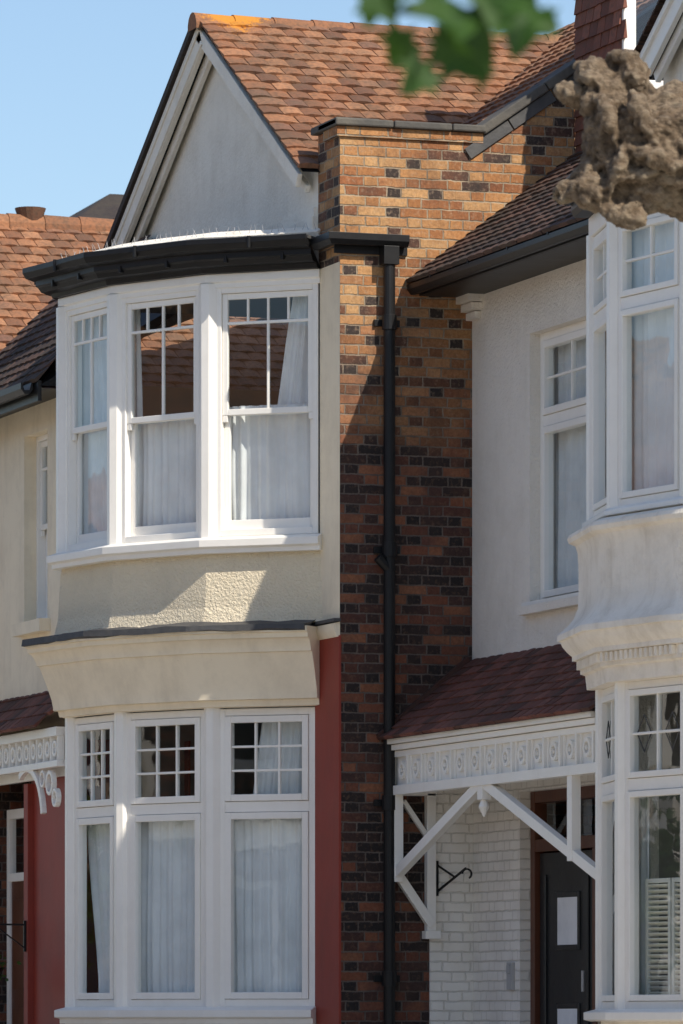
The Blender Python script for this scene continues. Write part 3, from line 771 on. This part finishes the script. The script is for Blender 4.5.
# ================================================================== OPPOSITE TERRACE (seen in window reflections)
opp=None
for k in range(9):
    E=top('red_brick_house'); E.location=(-34+k*7.0,-21.5,H)
    if opp is None:
        opp=[]
        w=MB('walls','brick',E); Fo=frame((7,0),(-1,0))
        w.box(Fo,0,7,-8,0,-1.35,5.4)
        w.poly([Fo(.3,.9,5.4),Fo(4.0,.9,5.4),Fo(2.15,.9,7.2),Fo(.3,-2,5.4),Fo(4.0,-2,5.4),Fo(2.15,-2,7.2)],[(0,1,2),(3,5,4)])
        opp.append(w.done())
        t=MB('roof','tileA',E)
        t.face([Fo(0,.4,5.35),Fo(7,.4,5.35),Fo(7,-4,8.6),Fo(0,-4,8.6)],.9);t.face([Fo(0,-8.4,5.35),Fo(7,-8.4,5.35),Fo(7,-4,8.6),Fo(0,-4,8.6)],.5)
        t.face([Fo(.1,1.1,5.3),Fo(.1,-3,5.3),Fo(2.15,-3,7.3),Fo(2.15,1.1,7.3)],.8);t.face([Fo(4.2,1.1,5.3),Fo(4.2,-3,5.3),Fo(2.15,-3,7.3),Fo(2.15,1.1,7.3)],.9)
        opp.append(t.done())
        ww=MB('bay_and_frames','white',E,.01)
        for z0,z1 in ((-.1,.2),(2.2,3.1),(4.9,5.4)): ww.box(Fo,.5,3.8,.0,.9,z0,z1)
        for x in (.5,1.55,2.65,3.65): ww.box(Fo,x,x+.15,.7,.9,.2,4.9)
        ww.box(Fo,5.0,6.4,-.05,.05,2.9,3.0); rect(ww,Fo,5.0,6.4,3.0,4.8,.08,0,.05); rect(ww,Fo,5.0,6.4,-1.0,1.6,.1,0,.05); ww.box(Fo,4.4,6.9,.0,.9,2.0,2.3)
        opp.append(ww.done())
        gg=MB('windows','doorblack',E); gg.box(Fo,.55,3.75,.02,.75,.2,4.9); gg.box(Fo,5.08,6.32,.001,.01,3.05,4.75); gg.box(Fo,5.1,6.3,.001,.02,-1,1.5); opp.append(gg.done())
        ch=MB('chimney','brick',E); ch.box(Fo,-.3,.5,-4.6,-3.4,7.5,9.4)
        opp.append(ch.done())
    else:
        for o in opp:
            d=bpy.data.objects.new(o.name,o.data); sc.collection.objects.link(d); d.parent=E

# ================================================================== GROUND
def sheet(name,mat,x0,x1,y0,y1,z,thick=0):
    mb=MB(name,mat,None)
    if thick: mb.box(frame((0,0),(1,0)),x0,x1,-y1,-y0,z-thick,z)
    else: mb.face([(x0,y0,z),(x1,y0,z),(x1,y1,z),(x0,y1,z)])
    return mb.done()
sheet('ground','soil',-600,600,-600,600,0)
sheet('road','asphalt',-300,300,-15,-7.5,.004)
sheet('pavement','paving',-300,300,-7.35,1.2,.13,.125)
sheet('pavement','paving',-300,300,-21.4,-15.15,.13,.125)
sheet('kerb','kerb',-300,300,-7.5,-7.352,.125,.12)
sheet('kerb','kerb',-300,300,-15.148,-15,.125,.12)
rm=MB('road_centre_line','roadpaint',None)
x=-80
while x<80: rm.face([(x,-11.3,.008),(x+2,-11.3,.008),(x+2,-11.2,.008),(x,-11.2,.008)]); x+=6
rm.done()
gwl=MB('front_garden_wall','brick',None,.005)
for (a,b) in ((-12,-5.4),(-4.2,1.6),(2.9,12)): gwl.box(fac(-3.3),a,b,-.12,.11,.13,.85); gwl.box(fac(-3.3),a-.03,b+.03,-.16,.15,.85,.92)
gwl.done()

# ================================================================== TREES
SA=math.radians(71)
def cw(X,Y,Zr):   # survey frame (right of, distance from camera station) -> street frame
    dX=X+.011; dY=Y-42
    return Vector((math.cos(SA)*dX-math.sin(SA)*dY, math.sin(SA)*dX+math.cos(SA)*dY, Zr+H))
def leafshape(mb,c,size,nrm,up):
    nrm=nrm.normalized(); t=nrm.cross(up).normalized(); b=t.cross(nrm)
    pts=[(0,-.5),(.12,-.28),(.42,-.3),(.34,-.08),(.55,.12),(.27,.16),(.2,.34),(0,.6),(-.2,.34),(-.27,.16),(-.55,.12),(-.34,-.08),(-.42,-.3),(-.12,-.28)]
    vs=[c+(t*x+b*y)*size+nrm*(abs(x)*size*.25-y*y*size*.2) for x,y in pts]+[c]
    n=len(pts); mb.poly(vs,[(i,(i+1)%n,n) for i in range(n)])
T=bpy.data.objects.new('pollarded_plane_tree',None); sc.collection.objects.link(T)
bm=bmesh.new()
def blob(p,r,s=(1,1,1),rot=0):
    m=Matrix.Translation(p)@Matrix.Rotation(SA,4,'Z')@Matrix.Rotation(rot,4,'Y')@Matrix.Diagonal((r*s[0],r*s[1],r*s[2],1)); bmesh.ops.create_icosphere(bm,subdivisions=3,radius=1,matrix=m)
def chain(pts,n=10):
    for (a,ra),(b,rb) in zip(pts[:-1],pts[1:]):
        for k in range(n): t=k/n; blob(a.lerp(b,t),ra+(rb-ra)*t)
D=30
for X,Zz,r,s,rot,dy in (
    (1.37,4.97,.10,(1.5,1,.9),.3,0),(1.26,5.03,.045,(1,1,1.4),0,.05),(1.49,5.06,.06,(1.5,1,.8),0,-.05),(1.54,4.96,.10,(1,1,1),0,-.05),
    (1.22,4.88,.07,(1.6,1,.7),.4,0),(1.42,4.84,.16,(1,1,1.1),0,0),(1.55,4.84,.14,(1,1,1),0,.05),
    (1.42,4.66,.16,(1,1,1.3),0,0),(1.30,4.50,.09,(.8,1,1.7),.5,0),(1.20,4.37,.075,(1.4,1,.9),-.4,0),(1.34,4.35,.12,(1.4,1,.8),.2,-.05),
    (1.47,4.25,.08,(1.6,1,.8),.2,-.08),(1.56,4.60,.22,(1,1,1.2),0,0),(1.62,4.38,.16,(1.5,1,.9),0,0),(1.77,4.32,.12,(1.4,1,.7),0,.05),
    (1.80,4.60,.26,(1.3,1,1),0,0),(1.68,4.82,.13,(1.7,1,.7),-.5,0),
    (1.47,4.50,.08,(.6,1,2.6),.35,-.15),(1.40,4.72,.07,(.6,1,2.2),-.3,-.16),(1.60,4.68,.075,(.6,1,2.8),-.45,-.2),(1.70,4.50,.07,(3.,1,.7),.3,-.22),(1.78,4.70,.07,(3.,1,.7),-.2,-.22),(1.36,4.92,.05,(2.4,1,.8),.5,-.1),(1.55,4.42,.06,(2.6,1,.7),-.3,-.17),(1.85,4.40,.07,(3.,1,.7),.1,-.15)):
    blob(cw(X,D+dy,Zz),r,s,rot)
chain([(cw(1.75,D,4.6),.25),(cw(2.05,D,4.5),.22)],6)
me=bpy.data.meshes.new('pollard_knuckle'); bm.to_mesh(me); bm.free(); me.materials.append(MAT['bark'])
to=bpy.data.objects.new('pollard_knuckle',me); sc.collection.objects.link(to); to.parent=T
m=to.modifiers.new('r','REMESH'); m.mode='VOXEL'; m.voxel_size=.012; m.use_smooth_shade=True
m=to.modifiers.new('s','SMOOTH'); m.iterations=4
tx=bpy.data.textures.new('knobs','CLOUDS'); tx.noise_scale=.20; tx.noise_depth=3
m=to.modifiers.new('d','DISPLACE'); m.texture=tx; m.strength=.12; m.mid_level=.5; m.texture_coords='GLOBAL'
tx=bpy.data.textures.new('lumps','CLOUDS'); tx.noise_scale=.045; tx.noise_depth=3
m=to.modifiers.new('d2','DISPLACE'); m.texture=tx; m.strength=.04; m.mid_level=.5; m.texture_coords='GLOBAL'
tk=MB('trunk_and_limbs','bark',T,smooth=True)
def limb(mb,pts):
    for (a,ra),(b,rb) in zip(pts[:-1],pts[1:]): mb.cyl(a,b,ra,16,rb)
limb(tk,[(cw(1.95,D,4.52),.2),(cw(2.15,D,4.45),.20),(cw(2.4,D,4.2),.21),(cw(2.65,D,3.6),.23),(cw(2.75,D,2.4),.26),(cw(2.8,D,-.9),.31),(cw(2.8,D,-1.4),.42)])
limb(tk,[(cw(2.6,D,3.7),.2),(cw(2.9,D+.4,5.0),.16),(cw(3.0,D+.6,6.3),.17),(cw(3.0,D+.6,6.6),.08)])
tk.done()
tw=MB('young_shoots','leaf',T)
for _ in range(260):
    c=cw(3.0+random.gauss(0,.4),D+.6+random.gauss(0,.4),7.0+random.gauss(0,.4)); leafshape(tw,c,random.uniform(.08,.14),Vector((random.gauss(0,1),random.gauss(0,1),random.gauss(0,1)+.5)),Vector((.3,.2,1)))
tw.done()
T2=bpy.data.objects.new('plane_tree',None); sc.collection.objects.link(T2)
tk=MB('trunk_and_limbs','bark',T2,smooth=True)
limb(tk,[(cw(1.9,10.4,-1.4),.24),(cw(1.85,10.4,0),.18),(cw(1.8,10.3,1.6),.15),(cw(1.7,10.2,2.6),.12),(cw(1.3,10.1,3.2),.08),(cw(.8,10,3.0),.05),(cw(.45,10,2.3),.015),(cw(.25,10,1.85),.006)])
limb(tk,[(cw(1.7,10.2,2.6),.1),(cw(2.2,10.5,3.8),.07),(cw(2.3,10.6,4.8),.03)])
limb(tk,[(cw(.8,10,3.0),.03),(cw(.3,9.9,2.7),.02),(cw(.1,10,2.0),.005)])
tk.done()
lf=MB('leaves','leaf',T2)
for X,Zl,s in ((.07,1.80,.10),(.13,1.77,.12),(.20,1.75,.14),(.16,1.71,.13),(.215,1.70,.12),(.275,1.77,.13),(.33,1.79,.12),(.11,1.75,.10),(.25,1.72,.10),(.19,1.80,.14),(.05,1.79,.06),(.36,1.765,.06),(.18,1.66,.09),(.30,1.73,.08),(.26,1.81,.13),(.14,1.685,.09),(.23,1.76,.13),(.30,1.80,.12)):
    c=cw(X,random.uniform(9.6,10.3),Zl)
    leafshape(lf,c,s,Vector((.8+random.gauss(0,.3),-.3+random.gauss(0,.4),.3+random.gauss(0,.4))),Vector((random.gauss(0,.6),random.gauss(0,.6),-1)))
for _ in range(700):
    c=cw(random.gauss(1.1,.8),random.gauss(10.2,.6),random.gauss(3.6,.6))
    if c.z-H<2.3: continue
    leafshape(lf,c,random.uniform(.08,.14),Vector((random.gauss(0,1),random.gauss(0,1),random.gauss(0,1)+.6)),Vector((.3,.2,1)))
lf.done()
# street trees on the far pavement (reflected in the bays)
for (tx_,ty_) in ((-22.5,-16.2),(-16.0,-16.2),(-3.0,-16.4)):
    Ts=bpy.data.objects.new('street_tree',None); sc.collection.objects.link(Ts); Ts.location=(tx_,ty_,0)
    k=MB('trunk','bark',Ts,smooth=True); limb(k,[(Vector((0,0,0)),.2),(Vector((.05,0,1.6)),.14),(Vector((0,.1,3)),.09),(Vector((.2,0,4.2)),.04)])
    for _ in range(7):
        a=random.uniform(0,6.28); limb(k,[(Vector((0,.05,1.9+random.random())),.06),(Vector((math.cos(a)*.8,math.sin(a)*.8,3.2+random.random())),.02)])
    k.done()
    k=MB('crown','leaf',Ts)
    cl=[Vector((random.gauss(0,.7),random.gauss(0,.7),3.3+random.gauss(0,.7))) for _ in range(16)]
    for _ in range(1300):
        c=random.choice(cl); leafshape(k,c+Vector((random.gauss(0,.28),random.gauss(0,.28),random.gauss(0,.25))),random.uniform(.1,.18),Vector((random.gauss(0,1),random.gauss(0,1),random.gauss(0,1)+.6)),Vector((.3,.2,1)))
    k.done()
HBk=top('hanging_basket')
hb=MB('bracket','black',HBk); Fh=fac(-1.15)
hb.box(Fh,-4.44,-4.42,.0,.02,.55,.8); hb.box(Fh,-4.44,-4.425,.0,.34,.76,.775); hb.beam(Fh(-4.43,.0,.57),Fh(-4.43,.26,.76),(.006,0,0),(0,0,.006)); hb.cyl(Fh(-4.43,.33,.76),Fh(-4.43,.33,.45),.004,6)
hb.cyl(Fh(-4.43,.33,.30),Fh(-4.43,.33,.42),.06,14,.15); hb.done()
hl=MB('foliage','leaf',HBk)
for _ in range(160):
    c=Fh(-4.43,.33,.42)+Vector((random.gauss(0,.08),random.gauss(0,.08),random.gauss(0,.07))); leafshape(hl,c,random.uniform(.03,.06),Vector((random.gauss(0,1),random.gauss(0,1),.8)),Vector((.3,.2,1)))
hl.done()

# ================================================================== LIGHT, SKY, CAMERA
el=math.radians(43); S=Vector((.928*math.cos(el),.371*math.cos(el),math.sin(el))).normalized()
sun=bpy.data.lights.new('sun','SUN'); sun.energy=5.0; sun.angle=math.radians(.53); sun.color=(1,.92,.80)
so=bpy.data.objects.new('sun',sun); sc.collection.objects.link(so); so.rotation_mode='QUATERNION'; so.rotation_quaternion=S.to_track_quat('Z','Y'); so.location=(20,5,30)
w=bpy.data.worlds.new('World'); sc.world=w; w.use_nodes=True; nt=w.node_tree
sk=nt.nodes.new('ShaderNodeTexSky'); sk.sky_type='NISHITA'; sk.sun_disc=False; sk.sun_elevation=el; sk.sun_rotation=math.atan2(S.x,S.y)
sk.air_density=1.0; sk.dust_density=.8; sk.ozone_density=2.4
bg=nt.nodes['Background']; bg.inputs[1].default_value=.15; nt.links.new(sk.outputs[0],bg.inputs[0])
cam=bpy.data.cameras.new('camera'); co=bpy.data.objects.new('camera',cam); sc.collection.objects.link(co)
co.location=cw(0,0,0); co.rotation_euler=(math.radians(90),0,SA)
cam.lens=200; cam.sensor_width=36; cam.sensor_fit='AUTO'; cam.shift_y=.496; cam.clip_end=2000; cam.clip_start=.5
cam.dof.use_dof=True; cam.dof.focus_distance=42; cam.dof.aperture_fstop=6.3
sc.camera=co
sc.view_settings.view_transform='Standard'; sc.view_settings.look='None'; sc.view_settings.exposure=0
